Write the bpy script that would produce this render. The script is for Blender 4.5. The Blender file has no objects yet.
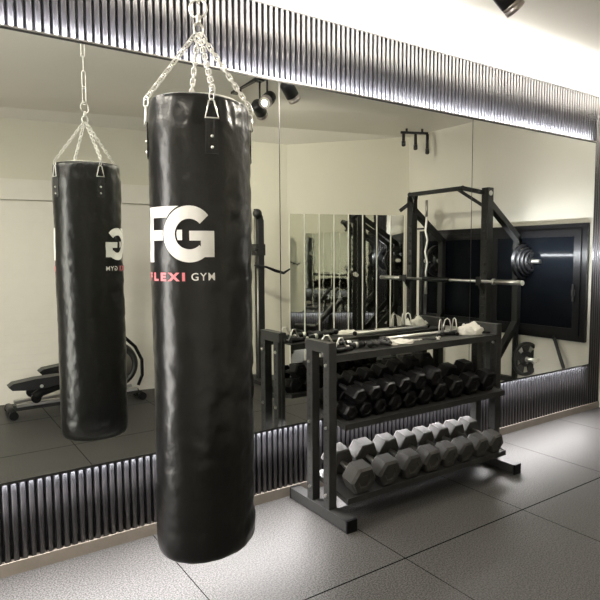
import bpy, bmesh, math, random
from mathutils import Vector, Matrix, noise
random.seed(7)
C = bpy.context.scene.collection
sc = bpy.context.scene
PI = math.pi
R = math.radians

# ------------------------------------------------------------------ materials
def mat(name, col, rough=.5, metal=0, bump=0, bscale=40, spec=.5, var=0, vscale=8, emit=None, estr=0, coat=0, bdist=.01):
    m = bpy.data.materials.new(name); m.use_nodes = True
    nt = m.node_tree; b = nt.nodes['Principled BSDF']
    b.inputs['Base Color'].default_value = (*col, 1)
    b.inputs['Roughness'].default_value = rough
    b.inputs['Metallic'].default_value = metal
    b.inputs['Specular IOR Level'].default_value = spec
    b.inputs['Coat Weight'].default_value = coat
    tc = nt.nodes.new('ShaderNodeTexCoord')
    if var:
        n = nt.nodes.new('ShaderNodeTexNoise'); n.inputs['Scale'].default_value = vscale; n.inputs['Detail'].default_value = 5
        nt.links.new(tc.outputs['Object'], n.inputs['Vector'])
        cr = nt.nodes.new('ShaderNodeValToRGB')
        cr.color_ramp.elements[0].position = .3; cr.color_ramp.elements[1].position = .7
        cr.color_ramp.elements[0].color = (*[max(0, c*(1-var)) for c in col], 1)
        cr.color_ramp.elements[1].color = (*[min(1, c*(1+var)) for c in col], 1)
        nt.links.new(n.outputs['Fac'], cr.inputs['Fac']); nt.links.new(cr.outputs['Color'], b.inputs['Base Color'])
    if bump:
        n = nt.nodes.new('ShaderNodeTexNoise'); n.inputs['Scale'].default_value = bscale; n.inputs['Detail'].default_value = 4
        nt.links.new(tc.outputs['Object'], n.inputs['Vector'])
        bp = nt.nodes.new('ShaderNodeBump'); bp.inputs['Strength'].default_value = bump; bp.inputs['Distance'].default_value = bdist
        nt.links.new(n.outputs['Fac'], bp.inputs['Height']); nt.links.new(bp.outputs['Normal'], b.inputs['Normal'])
    if emit:
        b.inputs['Emission Color'].default_value = (*emit, 1); b.inputs['Emission Strength'].default_value = estr
    return m

M = dict(
    wall=mat('wall_paint', (.68, .655, .555), .9, bump=.05, bscale=120, var=.02, vscale=2),
    wall_r=mat('right_wall_paint', (.66, .635, .565), .9, bump=.05, bscale=120, var=.02, vscale=2),
    ceil=mat('ceiling_paint', (.76, .73, .66), .95, bump=.03, bscale=100, var=.015, vscale=2),
    shutter=mat('shutter_white', (.76, .73, .66), .6, bump=.04, bscale=60, var=.02),
    slat=mat('slat_charcoal', (.026, .0245, .027), .36, bump=.06, bscale=300, spec=.6, var=.08, vscale=30),
    back=mat('slat_backing', (.006, .006, .007), .9, bump=.1, bscale=200),
    wood=mat('pale_wood', (.20, .175, .145), .6, bump=.1, bscale=60, var=.10, vscale=6),
    mirror=mat('mirror_silver', (.80, .82, .78), 0, 1),
    mirror2=mat('strip_mirror_silver', (.88, .885, .84), .02, 1, bump=.03, bscale=5),
    edge=mat('mirror_edge', (.02, .02, .02), .3, var=.1),
    bevel=mat('mirror_bevel', (.86, .85, .76), .3, .0, var=.05),
    pu=mat('bag_leather', (.006, .006, .0058), .28, bump=.20, bscale=14, spec=.43, bdist=.02),
    strap=mat('strap_leather', (.008, .008, .008), .42, bump=.2, bscale=80),
    white=mat('print_white', (.80, .79, .76), .45, var=.03),
    red=mat('print_red', (.72, .20, .23), .45, var=.05),
    chrome=mat('chrome', (.92, .91, .88), .28, 1, bump=.03, bscale=60),
    steel=mat('brushed_steel', (.50, .49, .47), .35, 1, bump=.05, bscale=200),
    frame=mat('rack_powder_coat', (.028, .028, .0272), .42, spec=.22, bump=.06, bscale=400, var=.08, vscale=20),
    frame2=mat('squat_rack_coat', (.021, .021, .0205), .42, spec=.22, bump=.06, bscale=400, var=.08, vscale=20),
    hole=mat('drilled_hole', (.004, .004, .004), .8, var=.1),
    rubber=mat('rubber_black', (.0035, .0035, .004), .40, spec=.2, bump=.12, bscale=120, var=.1),
    hexr=mat('hex_rubber', (.046, .045, .042), .42, spec=.2, bump=.10, bscale=160, var=.10, vscale=25),
    plate=mat('plate_iron', (.010, .010, .011), .4, bump=.06, bscale=120, var=.1),
    pad=mat('black_vinyl', (.007, .007, .008), .4, bump=.15, bscale=60),
    plast=mat('grey_plastic', (.02, .02, .02), .4, bump=.04, bscale=80, var=.08),
    cloth=mat('white_cloth', (.74, .72, .66), .9, bump=.5, bscale=60, var=.05),
    rope=mat('black_rope', (.02, .02, .02), .8, bump=.6, bscale=90, var=.1),
    lamp=mat('spot_black', (.012, .012, .014), .35, bump=.03, bscale=60, var=.05),
    lampring=mat('spot_ring', (.50, .45, .43), .3, .8, bump=.02, bscale=60),
    lens=mat('spot_lens', (.6, .58, .53), .3, emit=(1, .93, .80), estr=.35, bump=.02),
    led=mat('led_strip', (.9, .9, .95), .5, emit=(.88, .90, 1), estr=6, bump=.02),
    glass=mat('night_glass', (.003, .0038, .0052), .14, bump=.004, bscale=2, spec=.05),
    blind=mat('window_frame_black', (.005, .005, .006), .38, spec=.22, bump=.04, bscale=100, var=.1),
)

# floor material: metre-square speckled rubber tiles, thin dark joints
def floor_mat():
    m = bpy.data.materials.new('rubber_floor'); m.use_nodes = True
    nt = m.node_tree; N = nt.nodes; L = nt.links; b = N['Principled BSDF']
    tc = N.new('ShaderNodeTexCoord'); sp = N.new('ShaderNodeSeparateXYZ'); L.new(tc.outputs['Object'], sp.inputs[0])
    def mth(op, a, bb=None):
        n = N.new('ShaderNodeMath'); n.operation = op
        for i, v in enumerate((a, bb)):
            if v is None: continue
            if isinstance(v, (int, float)): n.inputs[i].default_value = v
            else: L.new(v, n.inputs[i])
        return n.outputs[0]
    def seam(s, off, w_):
        f = mth('FRACT', mth('ADD', s, off)); d = mth('ABSOLUTE', mth('SUBTRACT', f, .5))
        return mth('GREATER_THAN', d, .5 - w_)
    sx = seam(sp.outputs['X'], 20 - .055, .0027); sy = seam(sp.outputs['Y'], 20.0, .0044)
    s = mth('MAXIMUM', sx, sy)
    n1 = N.new('ShaderNodeTexNoise'); n1.inputs['Scale'].default_value = 130; n1.inputs['Detail'].default_value = 2
    L.new(tc.outputs['Object'], n1.inputs['Vector'])
    n2 = N.new('ShaderNodeTexNoise'); n2.inputs['Scale'].default_value = 3; n2.inputs['Detail'].default_value = 6
    L.new(tc.outputs['Object'], n2.inputs['Vector'])
    cr = N.new('ShaderNodeValToRGB'); e = cr.color_ramp.elements
    e[0].position = .40; e[0].color = (.012, .0115, .011, 1); e[1].position = .60; e[1].color = (.078, .075, .072, 1)
    L.new(n1.outputs['Fac'], cr.inputs['Fac'])
    cr2 = N.new('ShaderNodeValToRGB'); e = cr2.color_ramp.elements
    e[0].position = .3; e[0].color = (.88, .88, .88, 1); e[1].position = .7; e[1].color = (1, 1, 1, 1)
    L.new(n2.outputs['Fac'], cr2.inputs['Fac'])
    mx = N.new('ShaderNodeMixRGB'); mx.blend_type = 'MULTIPLY'; mx.inputs[0].default_value = 1
    L.new(cr.outputs[0], mx.inputs[1]); L.new(cr2.outputs[0], mx.inputs[2])
    m2 = N.new('ShaderNodeMixRGB'); m2.inputs[2].default_value = (.003, .003, .003, 1)
    L.new(s, m2.inputs[0]); L.new(mx.outputs[0], m2.inputs[1]); L.new(m2.outputs[0], b.inputs['Base Color'])
    b.inputs['Roughness'].default_value = .48
    L.new(mth('MULTIPLY', mth('SUBTRACT', 1.0, s), .27), b.inputs['Specular IOR Level'])
    bp = N.new('ShaderNodeBump'); bp.inputs['Strength'].default_value = .25; bp.inputs['Distance'].default_value = .002
    L.new(n1.outputs['Fac'], bp.inputs['Height']); L.new(bp.outputs[0], b.inputs['Normal'])
    return m
M['floor'] = floor_mat()

# ------------------------------------------------------------------ mesh helpers
def V(*a): return Vector(a)
class MB:
    def __init__(s): s.v = []; s.f = []; s.sm = []
    def add(s, vs, fs, smooth=False):
        o = len(s.v); s.v += [Vector(q) for q in vs]
        for f in fs: s.f.append([i+o for i in f]); s.sm.append(smooth)
        return s
    def box(s, x0, x1, y0, y1, z0, z1, bev=0):
        if bev:
            return s.bar(V((x0+x1)/2, (y0+y1)/2, z0), V((x0+x1)/2, (y0+y1)/2, z1), x1-x0, y1-y0, bev)
        vs = [(x, y, z) for z in (z0, z1) for x, y in ((x0, y0), (x1, y0), (x1, y1), (x0, y1))]
        return s.add(vs, [(3, 2, 1, 0), (4, 5, 6, 7), (0, 1, 5, 4), (1, 2, 6, 5), (2, 3, 7, 6), (3, 0, 4, 7)])
    def bar(s, a, b, w, h, bev=0, up=None):
        """rectangular tube from a to b; w along the side axis, h along the up axis"""
        a = Vector(a); b = Vector(b); d = (b-a).normalized()
        if up is None: up = V(0, 0, 1) if abs(d.z) < .9 else V(0, 1, 0)
        up = Vector(up); sd = d.cross(up).normalized(); up = sd.cross(d).normalized()
        w /= 2; h /= 2; c = bev
        if c: pr = [(-w, -h+c), (-w+c, -h), (w-c, -h), (w, -h+c), (w, h-c), (w-c, h), (-w+c, h), (-w, h-c)]
        else: pr = [(-w, -h), (w, -h), (w, h), (-w, h)]
        n = len(pr)
        vs = [p + sd*x + up*y for p in (a, b) for x, y in pr]
        fs = [[i, (i+1) % n, n+(i+1) % n, n+i] for i in range(n)] + [list(range(n))[::-1], list(range(n, 2*n))]
        return s.add(vs, fs)
    def cyl(s, a, b, r, r2=None, n=20, cap=True, smooth=True):
        a = Vector(a); b = Vector(b); d = (b-a).normalized(); r2 = r if r2 is None else r2
        u = d.orthogonal().normalized(); w = d.cross(u)
        vs = [p + (u*math.cos(2*PI*i/n) + w*math.sin(2*PI*i/n))*rr for p, rr in ((a, r), (b, r2)) for i in range(n)]
        s.add(vs, [[i, (i+1) % n, n+(i+1) % n, n+i] for i in range(n)], smooth)
        if cap: s.add(vs, [list(range(n))[::-1], list(range(n, 2*n))])
        return s
    def tube(s, pts, r, n=10, closed=False, cap=True):
        pts = [Vector(p) for p in pts]; m = len(pts); vs = []; pu = None
        for i, p in enumerate(pts):
            a = pts[i-1] if (i or closed) else p; b = pts[(i+1) % m] if (i < m-1 or closed) else p
            d = (b-a).normalized()
            u = d.orthogonal().normalized() if pu is None else (pu - d*pu.dot(d)).normalized()
            pu = u; w = d.cross(u); rr = r[i] if isinstance(r, (list, tuple)) else r
            vs += [p + (u*math.cos(2*PI*k/n) + w*math.sin(2*PI*k/n))*rr for k in range(n)]
        fs = []
        for i in range(m if closed else m-1):
            j = (i+1) % m
            fs += [[i*n+k, i*n+(k+1) % n, j*n+(k+1) % n, j*n+k] for k in range(n)]
        s.add(vs, fs, True)
        if cap and not closed: s.add(vs, [list(range(n))[::-1], list(range((m-1)*n, m*n))])
        return s
    def lathe(s, prof, c=(0, 0, 0), ax=(0, 0, 1), n=32, smooth=True):
        """prof = [(radius, height)] turned about axis ax through c"""
        d = Vector(ax).normalized(); u = d.orthogonal().normalized(); w = d.cross(u); c = Vector(c)
        m = len(prof)
        vs = [c + d*h + (u*math.cos(2*PI*k/n)+w*math.sin(2*PI*k/n))*max(r, 1e-5) for r, h in prof for k in range(n)]
        fs = [[i*n+k, i*n+(k+1) % n, (i+1)*n+(k+1) % n, (i+1)*n+k] for i in range(m-1) for k in range(n)]
        return s.add(vs, fs, smooth)
    def prism(s, poly, a, b, P):
        """poly 2D, extruded from level a to b; P maps (u, v, w) to 3D"""
        n = len(poly)
        vs = [P(x, y, w) for w in (a, b) for x, y in poly]
        return s.add(vs, [[i, (i+1) % n, n+(i+1) % n, n+i] for i in range(n)] + [list(range(n))[::-1], list(range(n, 2*n))])
    def ball(s, c, r, n=12, sc_=(1, 1, 1)):
        c = Vector(c); vs = []; m = n//2
        for i in range(m+1):
            t = PI*i/m
            for k in range(n):
                p = 2*PI*k/n
                vs.append(c + Vector((r*sc_[0]*math.sin(t)*math.cos(p), r*sc_[1]*math.sin(t)*math.sin(p), r*sc_[2]*math.cos(t))))
        return s.add(vs, [[i*n+k, (i+1)*n+k, (i+1)*n+(k+1) % n, i*n+(k+1) % n] for i in range(m) for k in range(n)], True)
    def build(s, name, m, parent=None, org=None):
        me = bpy.data.meshes.new(name)
        vs = s.v
        if org is not None: vs = [q - Vector(org) for q in vs]
        me.from_pydata([tuple(q) for q in vs], [], s.f); me.update()
        bm = bmesh.new(); bm.from_mesh(me)
        for f, k in zip(bm.faces, s.sm): f.smooth = k
        bmesh.ops.remove_doubles(bm, verts=bm.verts, dist=1e-5)
        bmesh.ops.recalc_face_normals(bm, faces=bm.faces)
        bm.to_mesh(me); bm.free()
        me.materials.append(m)
        o = bpy.data.objects.new(name, me); C.objects.link(o)
        if org is not None: o.location = org
        if parent is not None: o.parent = parent
        return o
def tag(o, label=None, cat=None, group=None, kind=None):
    if label: o['label'] = label
    if cat: o['category'] = cat
    if group: o['group'] = group
    if kind: o['kind'] = kind
    return o
def thing(name, label, cat, loc=(0, 0, 0), rot=(0, 0, 0), group=None):
    o = bpy.data.objects.new(name, None); C.objects.link(o); o.empty_display_size = .1
    o.location = loc; o.rotation_euler = rot
    return tag(o, label, cat, group)
def copy_tree(o, parent=None):
    c = o.copy(); C.objects.link(c); c.parent = parent
    for ch in list(o.children): copy_tree(ch, c)
    return c
def struct(name, mb, m): return tag(mb.build(name, m), kind='structure')

# ------------------------------------------------------------------ the room
XR, XL = 5.78, -2.3
MX = [-1.69, .10, 1.898, 3.688, 5.474]          # mirror joints
MZ0, MZ1 = .484, 2.642
FAR = [(XL, -4.20), (4.12, -3.41), (XR, -2.85)]   # far wall line, then the angled wall
ZF = [3.05, 3.02, 3.2]
mb = MB(); mb.add([(XL, .06, 0), (XR, .06, 0), (XR, -2.85, 0), (4.12, -3.41, 0), (XL, -4.20, 0),
                   (XL, .06, -.05), (XR, .06, -.05), (XR, -2.85, -.05), (4.12, -3.41, -.05), (XL, -4.20, -.05)],
                  [(0, 4, 3, 2, 1), (5, 6, 7, 8, 9), (0, 1, 6, 5), (1, 2, 7, 6), (2, 3, 8, 7), (3, 4, 9, 8), (4, 0, 5, 9)])
struct('floor', mb, M['floor'])
mb = MB()
cp = [(XL, .06, 3.2), (XR, .06, 3.2), (XR, -2.85, 3.2), (4.12, -3.41, 3.02), (XL, -4.20, 3.05), (XL, -1.6, 3.2), (XR, -1.6, 3.2)]
mb.add(cp + [(x, y, z+.06) for x, y, z in cp], [(0, 1, 6, 5), (5, 6, 2, 3, 4), (7, 12, 13, 8), (12, 11, 10, 9, 13)])
struct('ceiling', mb, M['ceil'])
def wallseg(a, b, z0, z1, th, m, name):
    a = V(a[0], a[1], 0); b = V(b[0], b[1], 0); d = (b-a).normalized(); nrm = V(d.y, -d.x, 0)  # outward
    mb = MB(); q = [a, b, b+nrm*th, a+nrm*th]
    mb.add([(p.x, p.y, z0) for p in q] + [(p.x, p.y, z) for p, z in zip(q, z1)],
           [(3, 2, 1, 0), (4, 5, 6, 7), (0, 1, 5, 4), (1, 2, 6, 5), (2, 3, 7, 6), (3, 0, 4, 7)])
    return struct(name, mb, m)
wallseg(FAR[0], FAR[1], 0, [3.07, 3.05, 3.05, 3.07], .1, M['wall'], 'wall_back')
wallseg(FAR[1], FAR[2], 0, [3.05, 3.22, 3.22, 3.05], .1, M['wall'], 'wall_back_angled')
struct('wall_right', MB().box(XR, XR+.1, -2.90, .06, 0, 3.22), M['wall_r'])
struct('wall_left', MB().box(XL-.1, XL, -4.22, .06, 0, 3.22), M['wall'])

# slatted mirror wall: half-round slats every 4 cm on a black backing
struct('wall_front', MB().box(XL, XR, .029, .12, 0, 3.24), M['back'])
def slats(name, x0, x1, z0, z1):
    mb = MB(); p = .04; n = int(round((x1-x0)/p)); prof = []
    k = 7
    for i in range(n):
        c = x0 + (i+.5)*(x1-x0)/n
        for dx, y in ((-.0128, .028), (-.0128, .007), (-.0100, .0022), (-.0050, .0004), (.0050, .0004), (.0100, .0022), (.0128, .007), (.0128, .028)):
            prof.append((c + dx, y))
    m = len(prof); vs = [(x, y, z) for z in (z0, z1) for x, y in prof]; fs = []
    for i in range(m-1):
        if (i+1) % (k+1) == 0: continue
        fs.append([i, i+1, m+i+1, m+i])
    for i in range(n):
        b = i*(k+1); fs.append([b+j for j in range(k+1)][::-1]); fs.append([m+b+j for j in range(k+1)])
    mb.add(vs, fs, False)
    o = struct(name, mb, M['slat'])
    for pl in o.data.polygons: pl.use_smooth = abs(pl.normal.z) < .5
    return o
slats('trim_1', XL, 5.58, MZ1-.02, 3.09)
slats('trim_2', XL, 5.58, .066, MZ0+.03)
slats('trim_3', 5.58, XR, .066, 3.09)
struct('baseboard_front', MB().box(XL, XR, -.006, .028, 0, .066), M['wood'])
struct('trim_4', MB().box(XL, XR, .002, .028, 3.09, 3.10), M['edge'])

# mirror panels with thin dark edges and the LED profile behind them
MY = -.050
names = ['leftmost tall mirror panel on the slatted wall', 'tall mirror panel reflecting the punching bag and roller shutter',
         'tall middle mirror panel between two joints, behind the dumbbell rack', 'tall rightmost mirror panel reflecting the dark window']
for i in range(4):
    if i == 0: continue
    x0, x1 = MX[i]+.0015, MX[i+1]-.0015
    t = thing('wall_mirror', names[i], 'mirror', ((x0+x1)/2, MY, MZ0), group=None)
    org = V((x0+x1)/2, MY, MZ0)
    o = MB().box(x0, x1, MY, MY+.004, MZ0+.004, MZ1-.004).build('mirror_glass', M['mirror'], t, None); o.location = -org
    fr = MB()
    fr.box(x0, x1, MY-.003, MY+.012, MZ0-.004, MZ0+.010).box(x0, x1, MY-.003, MY+.012, MZ1-.010, MZ1)
    fr.box(x0-.0015, x0+.0014, MY-.0005, MY+.010, MZ0, MZ1).box(x1-.0014, x1+.0015, MY-.0005, MY+.010, MZ0, MZ1)
    fr.box(x0, x1, MY+.005, MY+.012, MZ0, MZ1)
    o = fr.build('mirror_edge', M['edge'], t); o.location = -org; o['label'] = 'thin black mirror edge'
    o = MB().box(x0, x1, MY-.004, MY+.012, MZ1, MZ1+.008).build('top_profile', M['steel'], t); o.location = -org; o['label'] = 'thin pale metal strip along the mirror top'
    o = MB().box(x0, x1, MY+.012, -.001, MZ0+.05, MZ0+.07).box(x0, x1, MY+.012, -.001, MZ1-.07, MZ1-.05).box(x0, x1, MY+.012, MY+.014, MZ0+.05, MZ1-.05).build('mounting_rail', M['steel'], t); o.location = -org
    for za, zb in ((MZ0+.024, MZ0+.025), (MZ1-.025, MZ1-.024)):
        o = MB().box(x0, x1, MY+.018, MY+.030, za, zb).build('led_strip', M['led'], t); o.location = -org; o['label'] = 'glowing white strip behind the mirror edge'

# ------------------------------------------------------------------ LED profiles of the slatted wall (real light sources)
def area(name, loc, size, size_y, rot, power, col=(.93, .94, 1), spread=180):
    l = bpy.data.lights.new(name, 'AREA'); l.shape = 'RECTANGLE'; l.size = size; l.size_y = size_y
    l.energy = power; l.color = col; l.spread = R(spread)
    o = bpy.data.objects.new(name, l); C.objects.link(o); o.location = loc; o.rotation_euler = rot
    return o
LX = [(XL+.02, .10), (.10, 1.898), (1.898, 3.688), (3.688, 5.47), (5.50, 5.76)]
for i, (a, b) in enumerate(LX):
    cx, w = (a+b)/2, b-a-.01
    if i == 4:
        area('ceiling_cove_led_light', (cx, -.012, 3.105), w, .03, (R(180), 0, 0), 75*w, (1, .97, .93)); continue
    # below the mirror shining down, above the mirror shining up, above the slats shining up to the ceiling
    area('under_mirror_led_light', (cx, -.026, MZ0-.002), w, .012, (R(-38), 0, 0), 15.5*w, (1, .965, .965), spread=120)
    area('under_mirror_led_light', (cx, -.026, MZ0+.012), w, .012, (0, 0, 0), 1.6*w, spread=150)
    area('over_mirror_led_light', (cx, -.026, MZ1-.012), w, .012, (R(180), 0, 0), 11*w, spread=160)
    area('ceiling_cove_led_light', (cx, -.012, 3.105), w, .03, (R(180), 0, 0), 75*w, (1, .97, .93))
area('side_mirror_led_light', (MX[4]-.02, -.026, (MZ0+MZ1)/2), .012, MZ1-MZ0, (0, R(-95), 0), 42)

# ------------------------------------------------------------------ camera (solved from the photograph)
cam = bpy.data.cameras.new('camera'); co = bpy.data.objects.new('camera', cam); C.objects.link(co)
cam.sensor_width = 36; cam.sensor_fit = 'HORIZONTAL'; cam.lens = 571.614/600*36; cam.clip_start = .02; cam.clip_end = 60
rx = V(0.8284176, -0.5600769, -0.0061777); uy = V(0.0488121, 0.0612023, 0.9969311); fz = V(0.5579800, 0.8261768, -0.0780396)
mw = Matrix((rx, uy, -fz)).transposed().to_4x4(); mw.translation = V(0, -3.07468, 1.57987)
co.matrix_world = mw; sc.camera = co

# ------------------------------------------------------------------ punching bag
BX, BY, BR, BZ0, BZ1 = .970, -.940, .200, .378, 2.168
def bag_r(th, z):
    """radius of the leather skin at angle th (radians) and height z above the bag's bottom"""
    h = BZ1-BZ0
    c, s_ = math.cos(th), math.sin(th); e = th-R(14); ea, eb_ = .2125, .180
    r = ea*eb_/math.sqrt((eb_*math.cos(e))**2+(ea*math.sin(e))**2)           # slightly squashed
    r += .0035*noise.noise(V(c*1.2, s_*1.2, z*2.2))
    w = noise.noise(V(c*2.0+5, s_*2.0, z*9))
    r += .0018*w
    amp = .0075*max(0, c*.6+.5)                                   # deeper creases on the side towards the rack
    r -= amp*max(0, noise.noise(V(c*2.5, s_*2.5+3, z*17)))**.7
    r += .0016*noise.noise(V(c*6, s_*6, z*22))
    t = (h-z)
    if t < .10: r += -.004*math.sin(min(1, t/.10)*PI) + .0035*noise.noise(V(c*9, s_*9, z*12))
    if t < .05: r -= .010*(1-t/.05)**2
    if z < .05: r -= .05 - math.sqrt(max(0, .05**2-(.05-z)**2))
    if z < .14 and z > .05: r += .003*math.sin((z-.05)/.09*PI)
    return r
bag = thing('punching_bag', 'tall black leather punching bag with white lettering, hanging on chains before the wall mirror', 'punching bag', (BX, BY, 0))
mb = MB(); nt_, nz = 128, 170; h = BZ1-BZ0; zs = [h*(i/(nz-1)) for i in range(nz)]
zs = [0, .001, .004, .009, .016, .025, .036] + [z for z in zs if z > .045]
vs = [V(math.cos(2*PI*k/nt_)*bag_r(2*PI*k/nt_, z), math.sin(2*PI*k/nt_)*bag_r(2*PI*k/nt_, z), BZ0+z) for z in zs for k in range(nt_)]
m_ = len(zs)
fs = [[i*nt_+k, i*nt_+(k+1) % nt_, (i+1)*nt_+(k+1) % nt_, (i+1)*nt_+k] for i in range(m_-1) for k in range(nt_)]
# rolled rim and sunken lid
for dr, dz in ((-.006, .006), (-.016, .004), (-.022, -.012), (-.19, -.004)):
    vs += [V(math.cos(2*PI*k/nt_)*(bag_r(2*PI*k/nt_, h)+dr), math.sin(2*PI*k/nt_)*(bag_r(2*PI*k/nt_, h)+dr), BZ1+dz) for k in range(nt_)]
    i = m_-1; fs += [[i*nt_+k, i*nt_+(k+1) % nt_, (i+1)*nt_+(k+1) % nt_, (i+1)*nt_+k] for k in range(nt_)]; m_ += 1
fs.append(list(range(nt_))[::-1]); fs.append(list(range((m_-1)*nt_, m_*nt_)))
mb.add(vs, fs, True); mb.build('bag_body', M['pu'], bag)
def wrap(th, z, off=.0): r = bag_r(th, z-BZ0)+off; return V(math.cos(th)*r, math.sin(th)*r, z)
# white zip band showing on the lid
MB().lathe([(.10, BZ1+.008), (.150, BZ1+.014), (.152, BZ1+.003), (.10, BZ1)], n=48).build('lid_rim', M['cloth'], bag)

T0 = R(-128)                                                     # centre of the big G
def S(s, z, off): return wrap(T0 + s/BR, z, off)
def patch(mb, s0, s1, z0, z1, off, skew=0):
    n = max(2, int((s1-s0)/.006)); k = max(2, int((z1-z0)/.012))
    vs = [S(s0+(s1-s0)*i/n, z0+(z1-z0)*j/k, off) for i in range(n+1) for j in range(k+1)]
    mb.add(vs, [[i*(k+1)+j, (i+1)*(k+1)+j, (i+1)*(k+1)+j+1, i*(k+1)+j+1] for i in range(n) for j in range(k)], True)
def arc(mb, cs, cz, r0, r1, a0, a1, off, ex=.92):
    n = int(abs(a1-a0)/4); q = 4; vs = []
    for i in range(n+1):
        a = R(a0+(a1-a0)*i/n)
        for j in range(q+1):
            r = r0+(r1-r0)*j/q; vs.append(S(cs+ex*r*math.cos(a), cz+r*math.sin(a), off))
    mb.add(vs, [[i*(q+1)+j, (i+1)*(q+1)+j, (i+1)*(q+1)+j+1, i*(q+1)+j+1] for i in range(n) for j in range(q)], True)
GC = 1.660
def text_on_bag(txt, s0, s1, z, size, m, label, sp=1.0, bold=0, off=.0030):
    cu = bpy.data.curves.new('text', 'FONT'); cu.body = txt; cu.size = size; cu.space_character = sp; cu.offset = bold; cu.resolution_u = 3
    to = bpy.data.objects.new('text', cu); C.objects.link(to)
    dg = bpy.context.evaluated_depsgraph_get(); me = bpy.data.meshes.new_from_object(to.evaluated_get(dg))
    bpy.data.objects.remove(to); bpy.data.curves.remove(cu)
    xs = [v.co.x for v in me.vertices]; a, b = min(xs), max(xs); 
    bm = bmesh.new(); bm.from_mesh(me)
    for v in bm.verts: v.co = S(s0+(v.co.x-a)/(b-a)*(s1-s0), z+v.co.y, off)
    bm.to_mesh(me); bm.free(); me.materials.clear(); me.materials.append(m)
    o = bpy.data.objects.new('lettering', me); C.objects.link(o); o.parent = bag; o['label'] = label
for T0, side in ((R(-128), ''), (R(46), ' on the side facing the mirror')):
    fm = MB()
    patch(fm, -.190, -.152, GC-.103, GC+.103, .0018); patch(fm, -.152, -.030, GC+.062, GC+.103, .0018); patch(fm, -.152, -.026, GC-.022, GC+.016, .0018)
    o = fm.build('letter', M['white'], bag); o['label'] = 'white letter F'+side
    ol = MB(); arc(ol, 0, GC, .103, .110, 0, 360, .0027); arc(ol, 0, GC, .050, .057, 60, 300, .0027)
    o = ol.build('letter_outline', M['pu'], bag); o['label'] = 'black outline around the letter G'+side
    gm = MB(); arc(gm, 0, GC, .056, .104, 42, 314, .0036)
    patch(gm, .041, .094, GC-.085, GC+.012, .0036); patch(gm, .000, .046, GC-.024, GC+.012, .0036)
    o = gm.build('letter', M['white'], bag); o['label'] = 'white letter G'+side
    text_on_bag('GYM', .004, .094, 1.489, .040, M['white'], 'white lettering GYM'+side, 1.2, .0004)
    text_on_bag('FLEXI', -.188, -.018, 1.489, .040, M['red'], 'red lettering FLEXI'+side, 1.5, .0022)
def racetrack(L, W, n=6):
    """closed link outline of length L, width W in the plane (along, across)"""
    r = W/2; pts = []
    for i in range(n+1): a = -PI/2+PI*i/n; pts.append((L/2-r+r*math.cos(a), r*math.sin(a)))
    for i in range(n+1): a = PI/2+PI*i/n; pts.append((-L/2+r+r*math.cos(a), r*math.sin(a)))
    return pts
def chain(a, b, L, W, wire, twist=0):
    a = Vector(a); b = Vector(b); d = b-a; D = d.length; d.normalize(); step = L-2*wire*1.1; n = max(1, round(D/step)); step = D/n
    u = d.orthogonal().normalized(); w = d.cross(u); mb = MB(); Lr = step+2*wire*1.1
    for i in range(n):
        c = a+d*(i+.5)*step; x = (u if i % 2 else w)
        if twist: ang = twist*i; x = u*math.cos(ang+(PI/2)*(i % 2))+w*math.sin(ang+(PI/2)*(i % 2))
        mb.tube([c+d*p+x*q for p, q in racetrack(Lr, W)], wire/2, n=6, closed=True)
    return mb
RZ = 2.463
TH = [R(-101.5), R(168.5), R(78.5), R(-11.5)]
for k, th in enumerate(TH):
    p = MB(); n = 5
    for zt, zb in ((2.085, 1.955),):
        vs = []
        for i in range(n+1):
            a = th+(i/n-.5)*R(15)
            vs += [wrap(a, zb, .0008), wrap(a, zb, .0045), wrap(a, zt, .0045), wrap(a, zt, .0008)]
        fs = [[4*i+j, 4*(i+1)+j, 4*(i+1)+(j+1) % 4, 4*i+(j+1) % 4] for i in range(n) for j in range(4)] + [[3, 2, 1, 0], [4*n, 4*n+1, 4*n+2, 4*n+3]]
        p.add(vs, fs)
    st = p.build('strap', M['strap'], bag)
    for z in (2.018, 1.978): MB().ball(wrap(th, z, .004), .0065, 10).build('rivet', M['chrome'], st)
    # D-ring: straight foot under the strap, two legs meeting at the top
    e = V(-math.sin(th), math.cos(th), 0); top = wrap(th, 2.150, .010); l = wrap(th, 2.083, .008)-e*.025; r = wrap(th, 2.083, .008)+e*.025
    MB().tube([l, l+(top-l)*.55-e*.004, top-e*.010+V(0, 0, -.006), top+V(0, 0, .002), top+e*.010+V(0, 0, -.006), r+(top-r)*.55+e*.004, r], .0035, n=8, closed=True).build('d_ring', M['chrome'], bag)
    rim = V(math.cos(th)*(BR+.006), math.sin(th)*(BR+.006), BZ1+.012)
    hub = V(math.cos(th)*.012, math.sin(th)*.012, RZ-.02)
    ch = chain(hub, rim, .034, .018, .0058); c2 = chain(rim, top+V(0, 0, .004), .034, .018, .0058)
    ch.add(c2.v, c2.f, True); ch.build('chain', M['chrome'], bag)
MB().tube([V(.024*math.cos(a)*.8, 0, RZ+.024*math.sin(a)) for a in [2*PI*i/20 for i in range(20)]], .0045, n=8, closed=True).build('swivel_link', M['chrome'], bag)
MB().cyl(V(0, 0, RZ+.02), V(0, 0, RZ+.045), .010).ball(V(0, 0, RZ+.045), .012).build('swivel', M['chrome'], bag)
MB().tube([V(.034*math.cos(a)*.83, .034*math.cos(a)*-.55, RZ+.078+.034*math.sin(a)) for a in [2*PI*i/24 for i in range(24)]], .0042, n=8, closed=True).build('ring', M['chrome'], bag)
ch = chain(V(0, 0, RZ+.105), V(0, 0, 3.16), .115, .024, .0065, twist=.5); o = ch.build('hanging_chain', M['chrome'], bag)
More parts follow.
